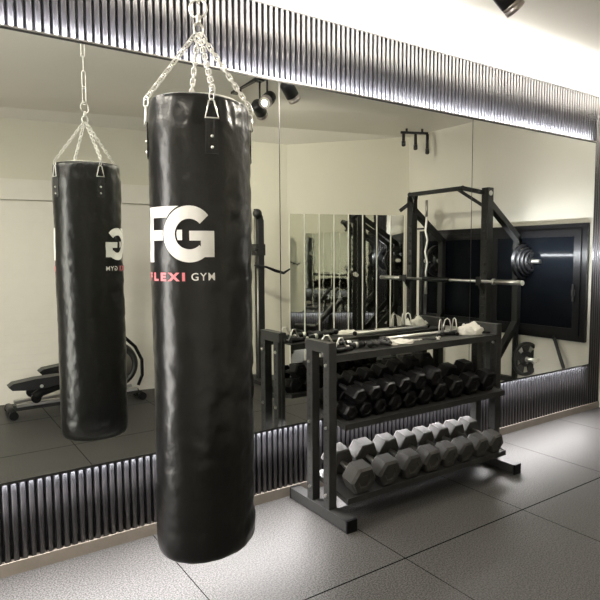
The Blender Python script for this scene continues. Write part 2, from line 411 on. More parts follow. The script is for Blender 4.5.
MB().lathe([(0, 3.20), (.05, 3.20), (.05, 3.19), (.012, 3.185), (.012, 3.17), (0, 3.168)]).tube([V(.014*math.cos(a), 0, 3.158+.014*math.sin(a)) for a in [2*PI*i/16 for i in range(16)]], .004, n=6, closed=True).build('ceiling_hook', M['steel'], bag)

# ------------------------------------------------------------------ dumbbell rack
rack = thing('dumbbell_rack', 'black steel dumbbell rack with three shelves standing on the floor before the mirror', 'dumbbell rack', (2.77, -.33, 0))
def pb(mb, name, m, parent, label=None, org=V(2.77, -.33, 0)):
    o = mb.build(name, m, parent); o.location = -org if parent is rack else V(0, 0, 0)
    if label: o['label'] = label
    return o
RX = [(1.975, 2.033), (3.508, 3.566)]
PY = [(-.275, -.217), (-.446, -.388)]
for x0, x1 in RX:
    pb(MB().box(x0-.008, x1+.008, -.615, -.040, 0.006, .070, .004), 'foot', M['frame'], rack)
    for ya, yb in ((-.628, -.612), (-.043, -.028)): pb(MB().box(x0-.010, x1+.010, ya, yb, 0.0, .072, .004), 'foot_cap', M['rubber'], rack)
    pb(MB().box(x0, x1, -.447, -.200, 1.005, 1.068, .004), 'top_beam', M['frame'], rack)
    for y0, y1 in PY:
        p = pb(MB().box(x0, x1, y0, y1, .070, 1.005, .003), 'post', M['frame'], rack)
        hl = MB(); z = .12
        while z < .97:
            yc = (y0+y1)/2; hl.cyl(V(x0-.0006, yc, z), V(x0+.002, yc, z), .0062, n=10); hl.cyl(V(x1+.0006, yc, z), V(x1-.002, yc, z), .0062, n=10)
            z += .0525
        o = hl.build('hole', M['hole'], p); o['kind'] = 'stuff'
        for z in (.150, .560, .935):
            yc = (y0+y1)/2
            for xx, sg in ((x0, -1), (x1, 1)):
                MB().cyl(V(xx, yc, z), V(xx+sg*.009, yc, z), .011, .009, n=6, smooth=False).build('bolt', M['chrome'], p)
# tilted shelves: two angle rails and a sheet each; top tray flat
def shelf(yf, zf, yr, zr, name='shelf'):
    s = MB(); x0, x1 = 2.034, 3.507
    a = math.atan2(zr-zf, yr-yf); up = V(0, -math.sin(a), math.cos(a))
    s.bar(V(x0, (yf+yr)/2, (zf+zr)/2-.003), V(x1, (yf+yr)/2, (zf+zr)/2-.003), abs(yr-yf), .005, up=up)
    o = pb(s, name, M['frame'], rack)
    r_ = MB(); r_.bar(V(x0, yf-.003, zf-.012), V(x1, yf-.003, zf-.012), .006, .036, up=V(0, 0, 1)).build('front_rail', M['frame'], o)
    r_ = MB(); r_.bar(V(x0, yr+.003, zr-.016), V(x1, yr+.003, zr-.016), .006, .026, up=V(0, 0, 1)).build('rear_rail', M['frame'], o)
    for xx in (x0+.003, x1-.003):
        e = MB(); e.prism([(yf, zf-.030), (yr, zr-.026), (yr, zr+.004), (yf, zf+.004)], xx-.003, xx+.003, lambda u, v, w: V(w, u, v)); e.build('side_bracket', M['frame'], o)
    return o
LOW = (-.540, .152, -.215, .222); MID = (-.520, .590, -.150, .662)
shelf(*LOW); shelf(*MID)
s = MB().box(2.034, 3.507, -.446, -.150, .988, .994)
o = pb(s, 'shelf', M['frame'], rack, 'flat top shelf of the rack')
MB().box(2.034, 3.507, -.450, -.444, .952, .994).build('front_rail', M['frame'], o)
MB().box(2.034, 3.507, -.152, -.146, .955, .994).build('rear_rail', M['frame'], o)

# ------------------------------------------------------------------ dumbbells
def hexhead(w, h, d, ch, y0, sgn):
    """one hexagonal head, flats on top and bottom, bevelled at the outer end"""
    mb = MB(); hw, hh = w/2, h/2
    def ring(k, y): return [V(x*k, y, z*k) for x, z in ((-hw*.52, -hh), (hw*.52, -hh), (hw, 0), (hw*.52, hh), (-hw*.52, hh), (-hw, 0))]
    ys = [(y0, .90), (y0+sgn*ch*.5, 1), (y0+sgn*(d-ch), 1), (y0+sgn*d, .86), (y0+sgn*(d+.001), .50), (y0+sgn*(d-.004), .44)]
    vs = [q for y, k in ys for q in ring(k, y)]
    fs = [[i*6+j, i*6+(j+1) % 6, (i+1)*6+(j+1) % 6, (i+1)*6+j] for i in range(len(ys)-1) for j in range(6)]
    fs += [list(range(6))[::-1], list(range((len(ys)-1)*6, len(ys)*6))]
    return mb.add(vs, fs)
def dumbbell(w, h, d, grip, m, label, group, hr=.015):
    t = thing('dumbbell', label, 'dumbbell', group=group)
    hm = MB().lathe([(0, -grip/2-.004), (hr*.85, -grip/2-.004), (hr*.85, -grip/2+.01), (hr*1.1, -grip*.2), (hr*1.2, 0), (hr*1.1, grip*.2), (hr*.85, grip/2-.01), (hr*.85, grip/2+.004), (0, grip/2+.004)], c=(0, 0, h/2), ax=(0, 1, 0), n=14)
    hm.build('handle', M['steel'] if m is M['hexr'] else M['plate'], t)
    for sg in (-1, 1):
        b = hexhead(w, h, d, d*.14, sg*grip/2, sg)
        b.v = [q+V(0, 0, h/2) for q in b.v]; b.build('head', m, t)
    return t
def place_on(t, x, y, sh):
    yf, zf, yr, zr = sh; a = math.atan2(zr-zf, yr-yf)
    t.location = (x, y, zf+(y-yf)*math.tan(a)+.0012); t.rotation_euler = (a, 0, 0)
big = [(2.165, .190, .165), (2.375, .186, .161), (2.572, .180, .156), (2.755, .170, .148), (2.925, .160, .140), (3.090, .157, .137), (3.252, .154, .134), (3.411, .152, .132)]
ordn = ['leftmost on the bottom shelf, beside the left posts', 'second from the left on the bottom shelf', 'third from the left on the bottom shelf', 'fourth from the left on the bottom shelf',
        'fourth from the right on the bottom shelf', 'third from the right on the bottom shelf', 'second from the right on the bottom shelf', 'rightmost on the bottom shelf']
for i, (x, w, hh) in enumerate(big):
    t = dumbbell(w, hh, .112, .115, M['hexr'], 'large grey hexagonal rubber dumbbell, '+ordn[i], 'large dumbbells on the bottom shelf', .017)
    place_on(t, x, -.365, LOW)
xs = [2.110, 2.228, 2.345, 2.468, 2.598, 2.735, 2.880, 3.036, 3.200, 3.375]
ws = [.108, .110, .114, .120, .127, .136, .142, .150, .158, .166]
nm = ['leftmost', 'second from the left', 'third from the left', 'fourth from the left', 'fifth from the left', 'fifth from the right', 'fourth from the right', 'third from the right', 'second from the right', 'rightmost']
a_mid = math.atan2(MID[3]-MID[1], MID[2]-MID[0]); low = []
for i, (x, w) in enumerate(zip(xs, ws)):
    h_ = w*.86
    t = dumbbell(w-.004, h_, .100, .104, M['rubber'], 'small black dumbbell, %s in the bottom layer of the middle shelf' % nm[i], 'black dumbbells on the middle shelf', .014)
    place_on(t, x, -.335, MID); low.append((x, w, h_))
up = [(2.165, .104), (2.285, .106), (2.405, .110), (2.532, .114), (2.665, .120), (2.805, .126)]
un = ['leftmost', 'second from the left', 'third from the left', 'third from the right', 'second from the right', 'rightmost']
for i, (x, w) in enumerate(up):
    base = max(hl for lx, lw, hl in low if abs(lx-x) < (lw+w)*.42)
    t = dumbbell(w, w*.86, .100, .104, M['rubber'], 'small black dumbbell, %s of those stacked atop the middle shelf row' % un[i], 'black dumbbells on the middle shelf', .014)
    yf, zf, yr, zr = MID; y = -.335
    t.location = V(x, y, zf+(y-yf)*math.tan(a_mid)+.0015) + V(0, -math.sin(a_mid), math.cos(a_mid))*(base+.0005); t.rotation_euler = (a_mid, 0, 0)

# ------------------------------------------------------------------ things on the top shelf
TZ = .9950
def tri_handle(x, y, rz, label):
    t = thing('triangle_handle', label, 'cable handle', (x, y, TZ), (0, 0, R(rz)), 'chrome triangle handles on the rack top')
    w, d, hh = .055, .05, .085
    MB().tube([V(-w, 0, .016), V(-.012, 0, hh), V(.012, 0, hh), V(w, 0, .016)], .0055, n=8).build('frame', M['chrome'], t)
    for yy in (-d, d):
        MB().cyl(V(-w-.012, yy*.6, .015), V(w+.012, yy*.6, .015), .0145, n=14).build('grip', M['rubber'], t)
    MB().tube([V(-w, -d*.6, .016), V(-w, d*.6, .016)], .006, n=8).build('crossbar', M['chrome'], t); MB().tube([V(w, -d*.6, .016), V(w, d*.6, .016)], .006, n=8).build('crossbar', M['chrome'], t)
    return t
tri_handle(2.125, -.365, 10, 'chrome triangle handle lying at the left front of the rack top')
tri_handle(2.115, -.235, -15, 'chrome triangle handle lying behind another at the left end of the rack top')
def grip_roll(x, y, rz, L, r, label):
    t = thing('foam_roller_grip', label, 'cable handle', (x, y, TZ+.002), (0, 0, R(rz)), 'black grips on the rack top')
    MB().cyl(V(-L/2, 0, r), V(L/2, 0, r), r, n=16).build('sleeve', M['rubber'], t)
    MB().cyl(V(-L/2-.02, 0, r), V(L/2+.02, 0, r), .008, n=10).cyl(V(-L*.1, 0, r), V(L*.1, 0, r), r+.001, n=16).build('rod', M['chrome'], t)
    return t
grip_roll(2.265, -.335, 8, .12, .021, 'thick black grip with chrome rod lying next to the triangle handle in front')
grip_roll(2.290, -.235, -12, .14, .019, 'black grip with chrome rod lying towards the rear of the rack top')
t = thing('tricep_rope', 'black knotted rope lying between the grips and the folded white cloth on the rack top', 'rope', (2.43, -.33, TZ))
pts = [V(-.09+.18*i/30, .035*math.sin(i*.45)+.01, .016+.010*abs(math.sin(i*.7))) for i in range(31)]
MB().tube(pts, .013, n=8).tube([p+V(.01, -.04-.02*math.cos(i*.2), .002) for i, p in enumerate(pts)], .012, n=8).build('rope_strand', M['rope'], t)
for p in (pts[0]+V(0, 0, .006), pts[-1]+V(0, 0, .006), pts[0]+V(.01, -.058, .006), pts[-1]+V(.01, -.045, .006)): MB().ball(p, .020).build('knot', M['rubber'], t)
def cloth(name, x, y, sx, sy, sz, seed, label, cat='cloth', group=None):
    n, m = 44, 14; vs = []; mb = MB()
    for i in range(m+1):
        v = i/m
        for k in range(n):
            a = 2*PI*k/n; rr = math.sin(v*PI/2)**.8
            q = V(math.cos(a)*rr, math.sin(a)*rr, math.cos(v*PI/2)**.7)
            f_ = 1+.22*noise.noise(V(q.x*2.4+seed, q.y*2.4, q.z*2.2))+.10*noise.noise(V(q.x*7, q.y*7+seed, q.z*7))
            z = q.z*f_*sz*(.75+.5*noise.noise(V(q.x*3, q.y*3, seed)) )
            vs.append(V(q.x*f_*sx, q.y*f_*sy, max(0.0008, z)))
    fs = [[i*n+k, (i+1)*n+k, (i+1)*n+(k+1) % n, i*n+(k+1) % n] for i in range(m) for k in range(n)]
    mb.add(vs, fs+[list(range(m*n, (m+1)*n))], True)
    o = mb.build(name, M['cloth']); o.location = (x, y, TZ+.0005); tag(o, label, cat, group); return o
cloth('folded_towel', 2.640, -.330, .115, .075, .030, 1.3, 'flat white cloth lying on the rack top right of the black rope', 'towel')
cloth('crumpled_towel', 3.365, -.320, .098, .080, .085, 4.7, 'crumpled white cloth heaped at the right end of the rack top', 'towel')
t = thing('straight_bar', 'long chrome pull bar lying along the rear edge of the rack top', 'bar', (3.0, -.205, TZ))
MB().cyl(V(-.37, 0, .016), V(.36, 0, .016), .0125, n=12).build('shaft', M['chrome'], t)
for x in (-.375, .375): MB().ball(V(x, 0, .018), .0175).build('end_cap', M['rubber'], t)
for i, (x, y, rz) in enumerate(((3.09, -.285, 20), (3.17, -.275, -30), (3.235, -.285, 75))):
    t = thing('stirrup_handle', ['leftmost', 'middle', 'rightmost'][i]+' of the three thin chrome stirrup handles standing on the rack top', 'cable handle', (x, y, TZ), (0, 0, R(rz)), 'stirrup handles on the rack top')
    MB().tube([V(-.028, 0, .012), V(-.026, 0, .075), V(-.016, 0, .115), V(0, 0, .125), V(.016, 0, .115), V(.026, 0, .075), V(.028, 0, .012)], .0040, n=8).build('frame', M['chrome'], t)
    MB().cyl(V(-.045, 0, .0125), V(.045, 0, .0125), .0125, n=12).build('grip', M['rubber'], t)
for i, (x, y, rz) in enumerate(((2.80, -.335, 15), (2.91, -.350, -25), (3.02, -.330, 40))):
    t = thing('ankle_strap', ['leftmost', 'middle', 'rightmost'][i]+' of the small pale straps lying flat in the middle of the rack top', 'strap', (x, y, TZ), (0, 0, R(rz)), 'small straps on the rack top')
    MB().tube([V(-.05, 0, .006), V(-.02, .014, .008), V(.02, -.012, .007), V(.05, .004, .006)], .0055, n=6).build('strap', M['cloth'] if i != 1 else M['rope'], t)
    MB().tube([V(.062+.012*math.cos(a), .004+.012*math.sin(a), .005) for a in [2*PI*j/12 for j in range(12)]], .0028, n=6, closed=True).build('ring', M['chrome'], t)

# ------------------------------------------------------------------ strip mirror on the angled wall
A, B = V(4.12, -3.41, 0), V(5.78, -2.85, 0); D_ = (B-A).normalized(); NI = V(-D_.y, D_.x, 0)   # NI points into the room
t = thing('strip_mirror', 'wide mirror made of upright mirror strips on the angled wall behind the squat rack', 'mirror', tuple(A+D_*.85+NI*.003+V(0, 0, .105)))
org = Vector(t.location); n = 8; L0, L1 = .02, 1.68; w = (L1-L0)/n
for i in range(n):
    a = A+D_*(L0+i*w+.010)+NI*.004; b = A+D_*(L0+(i+1)*w-.010)+NI*.004
    tilt = NI*(.0008+.0005*((i*7) % 5-2))                     # the strips are glued on slightly out of line
    mb = MB(); q = [a+tilt+NI*.002, b-tilt+NI*.002, b-tilt+NI*.008, a+tilt+NI*.008]
    z0, z1 = .105, 2.125
    mb.add([p+V(0, 0, z0)-org for p in q]+[p+V(0, 0, z1)-org for p in q], [(3, 2, 1, 0), (4, 5, 6, 7), (0, 1, 5, 4), (1, 2, 6, 5), (2, 3, 7, 6), (3, 0, 4, 7)])
    mb.build('mirror_strip', M['mirror2'], t)
for i in range(n+1):
    c = A+D_*(L0+i*w)+NI*.010
    MB().bar(c+V(0, 0, .105)-org, c+V(0, 0, 2.125)-org, .016, .010, .003, up=NI).build('bevelled_joint', M['bevel'], t)

# ------------------------------------------------------------------ window on the right wall
wn = MB(); y0, y1, z0, z1 = -2.60, -.250, .655, 1.895; X = XR
def fr(y0, y1, z0, z1, x0, x1, w):
    wn.box(x0, x1, y0, y1, z0, z0+w).box(x0, x1, y0, y1, z1-w, z1).box(x0, x1, y0, y0+w, z0+w, z1-w).box(x0, x1, y1-w, y1, z0+w, z1-w)
fr(y0, y1, z0, z1, X-.045, X-.001, .06)
fr(y0+.06, -1.34, z0+.06, z1-.06, X-.034, X-.004, .075); fr(-1.40, y1-.06, z0+.06, z1-.06, X-.060, X-.030, .075)
wo = struct('window_1', wn, M['blind'])
g = MB().box(X-.020, X-.014, y0+.10, -1.40, z0+.10, z1-.10).box(X-.048, X-.042, -1.35, y1-.12, z0+.10, z1-.10).build('pane', M['glass'], wo); g['kind'] = 'structure'
hn = MB().box(X-.082, X-.060, -.385, -.362, 1.08, 1.26, .004).box(X-.072, X-.060, -.395, -.352, 1.14, 1.20).build('window_handle', M['plast'], wo); hn['kind'] = 'structure'

# ------------------------------------------------------------------ roller shutter on the rear wall (seen in the mirror)
def back_y(x): return -4.20+(x-XL)*(4.20-3.41)/(4.12-XL)
def along_back(mb, x0, x1, z0, z1, th):
    n = V(0, 1, 0); ya, yb = back_y(x0)+.002, back_y(x1)+.002
    return mb.add([(x0, ya, z0), (x1, yb, z0), (x1, yb+th, z0), (x0, ya+th, z0), (x0, ya, z1), (x1, yb, z1), (x1, yb+th, z1), (x0, ya+th, z1)],
                  [(3, 2, 1, 0), (4, 5, 6, 7), (0, 1, 5, 4), (1, 2, 6, 5), (2, 3, 7, 6), (3, 0, 4, 7)])
mb = MB(); z = 0
while z < 2.16: along_back(mb, -1.6, 2.34, z, z+.071, .026); along_back(mb, -1.6, 2.34, z+.071, z+.075, .022); z += .075
do = struct('door_1', mb, M['shutter'])
struct('trim_5', along_back(MB(), -1.7, 2.46, 2.185, 2.40, .050), M['shutter'])
struct('trim_6', along_back(MB(), 2.34, 2.42, 0, 2.185, .045), M['shutter'])

# ------------------------------------------------------------------ squat rack with barbell (stands on the right, seen in the mirror)
SX = 5.15; SY = [-.964, -2.085]; ST = 2.29
sq = thing('squat_rack', 'tall black steel squat rack standing on the floor by the dark window', 'squat rack', (SX, -1.58, 0))
so = V(SX, -1.58, 0)
def sb(mb, name, m, parent=None, label=None):
    o = mb.build(name, m, parent or sq)
    if parent is None: o.location = -so
    if label: o['label'] = label
    return o
for y in SY:
    u = sb(MB().box(SX-.04, SX+.055, y-.045, y+.045, .08, ST, .005), 'upright', M['frame2'])
    hl = MB(); z = .35
    while z < 2.0:
        hl.box(SX-.052, SX-.036, y-.022, y+.022, z, z+.032); z += .092
    o = hl.build('catch_step', M['frame2'], u); o['kind'] = 'stuff'
    MB().cyl(V(SX, y-.052, ST-.06), V(SX, y+.052, ST-.06), .026, n=20).build('bolt', M['steel'], u)
    rp = [V(SX+.03, y, 2.13), V(5.70, y, 1.75), V(5.70, y, .80), V(5.32, y, .37), V(5.17, y, .20)]
    br = MB()
    for a, b in zip(rp, rp[1:]): br.bar(a, b, .072, .072, .004, up=V(0, 1, 0))
    for p in rp[1:4]: br.cyl(p-V(0, .036, 0), p+V(0, .036, 0), .037, n=16, smooth=False)
    sb(br, 'rear_brace', M['frame2'])
    sb(MB().box(SX-.55, SX+.60, y-.035, y+.035, .006, .080, .005), 'base_rail', M['frame2'])
    sb(MB().bar(V(5.70, y, .82), V(5.70, y, .08), .05, .05, .003, up=V(0, 1, 0)), 'rear_post', M['frame2'])
    jh = MB().box(SX-.120, SX-.040, y-.03, y+.03, 1.245, 1.271).box(SX-.128, SX-.115, y-.03, y+.03, 1.245, 1.335)
    jh.prism([(SX-.04, 1.245), (SX-.115, 1.245), (SX-.04, 1.14)], y-.012, y+.012, lambda u_, v, w: V(u_, w, v)); sb(jh, 'bar_hook', M['frame2'])
    yo = y+.03 if y > -1.3 else y-.03; sg = 1 if y > -1.3 else -1
    for z in ((1.495, .40) if sg > 0 else (1.495,)):
        sb(MB().cyl(V(5.70, yo, z), V(5.70 if z > 1 else 5.65, yo+sg*.26, z), .024, n=16).cyl(V(5.70, yo+sg*.255, z), V(5.70, yo+sg*.262, z), .026, n=16), 'plate_pin', M['chrome'], None, 'chrome plate storage pin')
pb_ = MB(); P = [V(SX, SY[0], 2.23), V(4.95, -1.13, 2.29), V(4.95, -1.92, 2.29), V(SX, SY[1], 2.23), V(5.03, -2.17, 2.12)]
for a, b in zip(P, P[1:]): pb_.bar(a, b, .045, .045, .004, up=V(0, 0, 1))
for p in P[1:3]: pb_.ball(p, .030)
sb(pb_, 'pull_up_bar', M['frame2'])
g_ = MB(); 
for a, b in ((V(SX, SY[0]-.03, 2.09), V(4.98, -1.21, 2.28)), (V(SX, SY[1]+.03, 2.09), V(4.98, -1.84, 2.28))): g_.bar(a, b, .035, .035, .003)
sb(g_, 'gusset', M['frame2'])
sb(MB().bar(V(5.70, SY[0], .13), V(5.70, SY[1], .13), .06, .06, .004), 'cross_member', M['frame2'])

t = thing('barbell', 'long steel barbell resting on the hooks of the squat rack', 'barbell', (SX-.080, -1.50, 1.288)); 
MB().cyl(V(0, -.70, 0), V(0, .70, 0), .0145, n=14).build('shaft', M['steel'], t)
MB().cyl(V(0, -.30, 0), V(0, .10, 0), .026, n=14).build('neck_pad', M['rubber'], t)
for sg in (-1, 1):
    MB().cyl(V(0, sg*.695, 0), V(0, sg*1.04, 0), .025, n=16).cyl(V(0, sg*.690, 0), V(0, sg*.715, 0), .034, n=16).build('sleeve', M['steel'], t)
    MB().cyl(V(0, sg*1.04, 0), V(0, sg*1.05, 0), .027, n=16).build('end_cap', M['chrome'], t)

def plate(x, y, z, r, th, sg, label, group):
    """weight plate with a raised rim, dished web and grip slots; axis along Y"""
    t = thing('weight_plate', label, 'weight plate', (x, y, z), (0, 0, 0), group)
    for side in (0,):
        prof = [(.0265, -th/2), (.055, -th/2), (.060, -th/2+.006), (r*.42, -th/2+.010)]
        mb = MB().lathe([(.0265, th/2), (.0265, -th/2), (.052, -th/2), (.056, -th*.22), (r*.46, -th*.22), (r*.46, th*.22), (.056, th*.22), (.052, th/2), (.0265, th/2)], ax=(0, 1, 0), n=40)
        mb.lathe([(r*.80, -th*.22), (r*.84, -th/2), (r*.985, -th/2), (r, -th/2+.004), (r, th/2-.004), (r*.985, th/2), (r*.84, th/2), (r*.80, th*.22), (r*.80, -th*.22)], ax=(0, 1, 0), n=48)
        for k in range(5):                                          # spokes between the grip slots
            a0 = PI/2+2*PI*k/5-.38; a1 = a0+.76; n = 5; vs = []
            for i in range(n+1):
                a = a0+(a1-a0)*i/n
                for rr, yy in ((r*.45, -th*.2), (r*.81, -th*.2), (r*.81, th*.2), (r*.45, th*.2)): vs.append(V(rr*math.cos(a), yy, rr*math.sin(a)))
            mb.add(vs, [[4*i+j, 4*(i+1)+j, 4*(i+1)+(j+1) % 4, 4*i+(j+1) % 4] for i in range(n) for j in range(4)]+[[3, 2, 1, 0], [4*n, 4*n+1, 4*n+2, 4*n+3]])
        mb.build('disc', M['plate'], t)
        MB().lathe([(.0250, -th*.51), (.032, -th*.51), (.032, th*.51), (.0250, th*.51), (.0250, -th*.51)], ax=(0, 1, 0), n=24).build('hub_ring', M['steel'], t)
    return t
y = SY[0]+.055
for r, th, w in ((.195, .036, 'largest and rearmost'), (.162, .034, 'second largest'), (.140, .030, 'second smallest'), (.112, .026, 'smallest and front')):
    y += th/2+.002; plate(5.70, y, 1.495, r, th, 1, 'black weight plate on the near upper pin, %s of the stack' % w, 'plates on the upper near pin'); y += th/2+.002
y = SY[0]+.060
y += .100; plate(5.672, y, .40, .195, .036, 1, 'black weight plate with grip slots alone on the low near pin', None).rotation_euler = (0, 0, R(10))
y = SY[1]-.062
for r, th, w in ((.205, .036, 'larger'), (.170, .034, 'smaller')):
    y -= th/2+.002; plate(5.70, y, 1.495, r, th, 1, '%s black weight plate on the far upper pin of the squat rack' % w, 'plates on the upper far pin'); y -= th/2+.002

t = thing('curl_bar', 'thin bent chrome curl bar hanging upright beside the far post of the squat rack', 'bar', (5.20, -1.885, 1.115))
zz = [(0, 0), (0, .26), (.020, .36), (-.016, .50), (.022, .64), (-.018, .76), (0, .86), (0, 1.10)]
MB().tube([V(0, a, z) for a, z in zz], .0135, n=10).build('shaft', M['chrome'], t)
MB().cyl(V(0, 0, .92), V(0, 0, 1.12), .016, n=12).cyl(V(0, 0, -.02), V(0, 0, .16), .016, n=12).build('sleeve', M['steel'], t)
MB().bar(V(0, -.02, .78), V(0, -.15, .78), .03, .02, .002).build('hanger_hook', M['frame2'], t)

# incline bench inside the rack
t = thing('weight_bench', 'black padded incline bench standing in front of the squat rack', 'bench', (4.40, -1.58, 0), (0, 0, 0))
MB().bar(V(-.32, 0, .43), V(.05, 0, .41), .27, .06, .015, up=V(0, 0, 1)).build('seat', M['pad'], t)
MB().bar(V(.09, 0, .43), V(.46, 0, .86), .28, .06, .015, up=V(-.7, 0, .7)).build('backrest', M['pad'], t)
MB().bar(V(-.35, 0, .36), V(.42, 0, .12), .06, .06, .004).bar(V(0, 0, .38), V(.38, 0, .70), .05, .05, .004).bar(V(.30, 0, .15), V(.33, 0, .62), .05, .04, .004).build('frame', M['frame2'], t)
for x, w in ((-.36, .22), (.44, .30)):
    MB().box(x-.03, x+.03, -w, w, .004, .07, .005).bar(V(x, 0, .05), V(x, 0, .36 if x < 0 else .12), .05, .05).build('foot', M['frame2'], t)

t = thing('lever_bar', 'thin dark bar with a rounded tip leaning against the right wall below the window', 'bar', (5.58, -.15, 0))
MB().cyl(V(0, 0, .004), V(.155, -.355, .665), .0180, n=12).build('shaft', M['plast'], t)
MB().ball(V(.157, -.36, .668), .022).build('tip', M['rubber'], t)

# ------------------------------------------------------------------ elliptical trainer by the roller shutter (seen in the mirror)
EO = V(1.45, -3.20, 0)
el = thing('elliptical_trainer', 'low black elliptical trainer standing by the white shutter, seen in the mirror behind the bag', 'elliptical trainer', tuple(EO))
def eb(mb, name, m, parent=None):
    o = mb.build(name, m, parent or el)
    if parent is None: o.location = -EO
    return o
for y in (-3.10, -3.30):
    eb(MB().bar(V(.78, y, .115), V(1.98, y, .125), .045, .030, .004), 'rail', M['steel'])
eb(MB().bar(V(.76, -3.20, .075), V(2.02, -3.20, .08), .07, .06, .008), 'base_beam', M['plast'])
for x, w in ((.74, .20), (2.03, .14)):
    f_ = eb(MB().cyl(V(x, -3.20-w, .05), V(x, -3.20+w, .05), .035, n=16), 'foot', M['rubber'])
    MB().cyl(V(x, -3.20-w-.01, .042), V(x, -3.20-w+.05, .042), .041, n=16).cyl(V(x, -3.20+w-.05, .042), V(x, -3.20+w+.01, .042), .041, n=16).build('foot_cap', M['rubber'], f_)
eb(MB().lathe([(0, -.075), (.20, -.075), (.245, -.05), (.255, 0), (.245, .05), (.20, .075), (0, .075)], c=(1.77, -3.20, .40), ax=(0, 1, 0), n=40), 'flywheel_housing', M['plast'])
eb(MB().lathe([(.185, -.080), (.225, -.080), (.225, -.072), (.185, -.072), (.185, -.080)], c=(1.77, -3.20, .40), ax=(0, 1, 0), n=40).lathe([(.185, .080), (.225, .080), (.225, .072), (.185, .072), (.185, .080)], c=(1.77, -3.20, .40), ax=(0, 1, 0), n=40), 'housing_ring', M['plast'])
eb(MB().lathe([(0, -.082), (.17, -.082), (.17, -.074)], c=(1.77, -3.20, .40), ax=(0, 1, 0), n=40).lathe([(0, .082), (.17, .082), (.17, .074)], c=(1.77, -3.20, .40), ax=(0, 1, 0), n=40), 'housing_cover', M['steel'])
eb(MB().tube([V(1.62, -3.20, .70), V(1.68, -3.20, 1.05), V(1.70, -3.20, 1.40)], .035, n=14), 'mast', M['plast'])
eb(MB().bar(V(1.62, -3.20, 1.42), V(1.72, -3.20, 1.56), .20, .05, .012), 'console', M['plast'])
eb(MB().tube([V(1.72, -3.08, .78), V(1.84, -3.06, .72), V(1.96, -3.06, .60), V(2.03, -3.06, .45), V(2.03, -3.06, .28), V(1.99, -3.08, .17)], .018, n=12), 'front_loop', M['rubber'])
for sg, (px, pz, tl) in ((1, (.99, .335, .03)), (-1, (1.32, .385, .00))):
    y = -3.20+sg*.17
    pd = MB(); poly = [(-.26, -.035), (-.29, .0), (-.25, .030), (-.05, .055), (.18, .062), (.25, .030), (.22, -.015), (.05, -.045), (-.12, -.050)]
    pd.prism([(px+u, pz+v) for u, v in poly], y-.075, y+.075, lambda u, v, w: V(u, w, v)); p_ = eb(pd, 'pedal', M['pad'])
    MB().cyl(V(px, y-.085, pz-.02), V(px, y+.085, pz-.02), .016, n=12).build('axle', M['chrome'], p_)
    ar = MB(); yy = y-sg*.02
    q = [V(.94, yy, .19), V(1.00, yy, .235), V(1.16, yy, .27), V(1.40, yy, .36), V(1.62, yy, .38)] if sg > 0 else [V(.98, yy, .19), V(1.09, yy, .25), V(1.30, yy, .33), V(1.55, yy, .36), V(1.66, yy, .38)]
    ar.tube(q, [.05, .045, .035, .028, .026], n=12); ar.cyl(V(.95, yy-.03, .180), V(.95, yy+.03, .180), .045, n=20); eb(ar, 'pedal_arm', M['rubber'])
    eb(MB().tube([V(1.62, y, .52), V(1.66, y, .85), V(1.64, y, 1.15), V(1.56, y, 1.42), V(1.50, y, 1.50)], .017, n=12), 'handlebar', M['plast'])

# ------------------------------------------------------------------ cable tower (seen in the mirror right of the bag)
CO = V(3.56, -3.12, 0)
ct = thing('cable_tower', 'tall narrow black cable tower with a pulley, reflected just right of the bag', 'cable machine', tuple(CO))
MB().box(-.035, .050, -.05, .05, .04, 2.02, .006).build('upright', M['frame2'], ct)
MB().box(-.13, .18, -.22, .22, .004, .05, .006).build('base', M['frame2'], ct)
MB().prism([(-.04, 2.02), (.05, 2.02), (.045, 2.06), (-.02, 2.15), (-.05, 2.15)], -.03, .03, lambda u, v, w: V(u, w, v)).build('top_bracket', M['frame2'], ct)
MB().lathe([(0, -.016), (.055, -.016), (.048, 0), (.055, .016), (0, .016)], c=(-.045, .05, 2.09), ax=(0, 1, 0), n=24).build('pulley', M['plast'], ct)
MB().cyl(V(-.075, .05, 2.08), V(-.075, .05, 1.50), .004, n=8).cyl(V(-.055, .055, 1.42), V(-.055, .055, .06), .010, n=10).build('cable', M['steel'], ct)
MB().box(-.085, .055, -.06, .075, 1.58, 1.72, .008).cyl(V(-.11, .06, 1.65), V(-.05, .06, 1.65), .020, n=12).build('carriage', M['frame2'], ct)
MB().tube([V(-.10, .06, 1.46), V(.04, .10, 1.44), V(.16, .13, 1.39), V(.26, .16, 1.36), V(.34, .18, 1.41)], [.010, .014, .020, .018, .010], n=12).build('curved_bar', M['rubber'], ct)

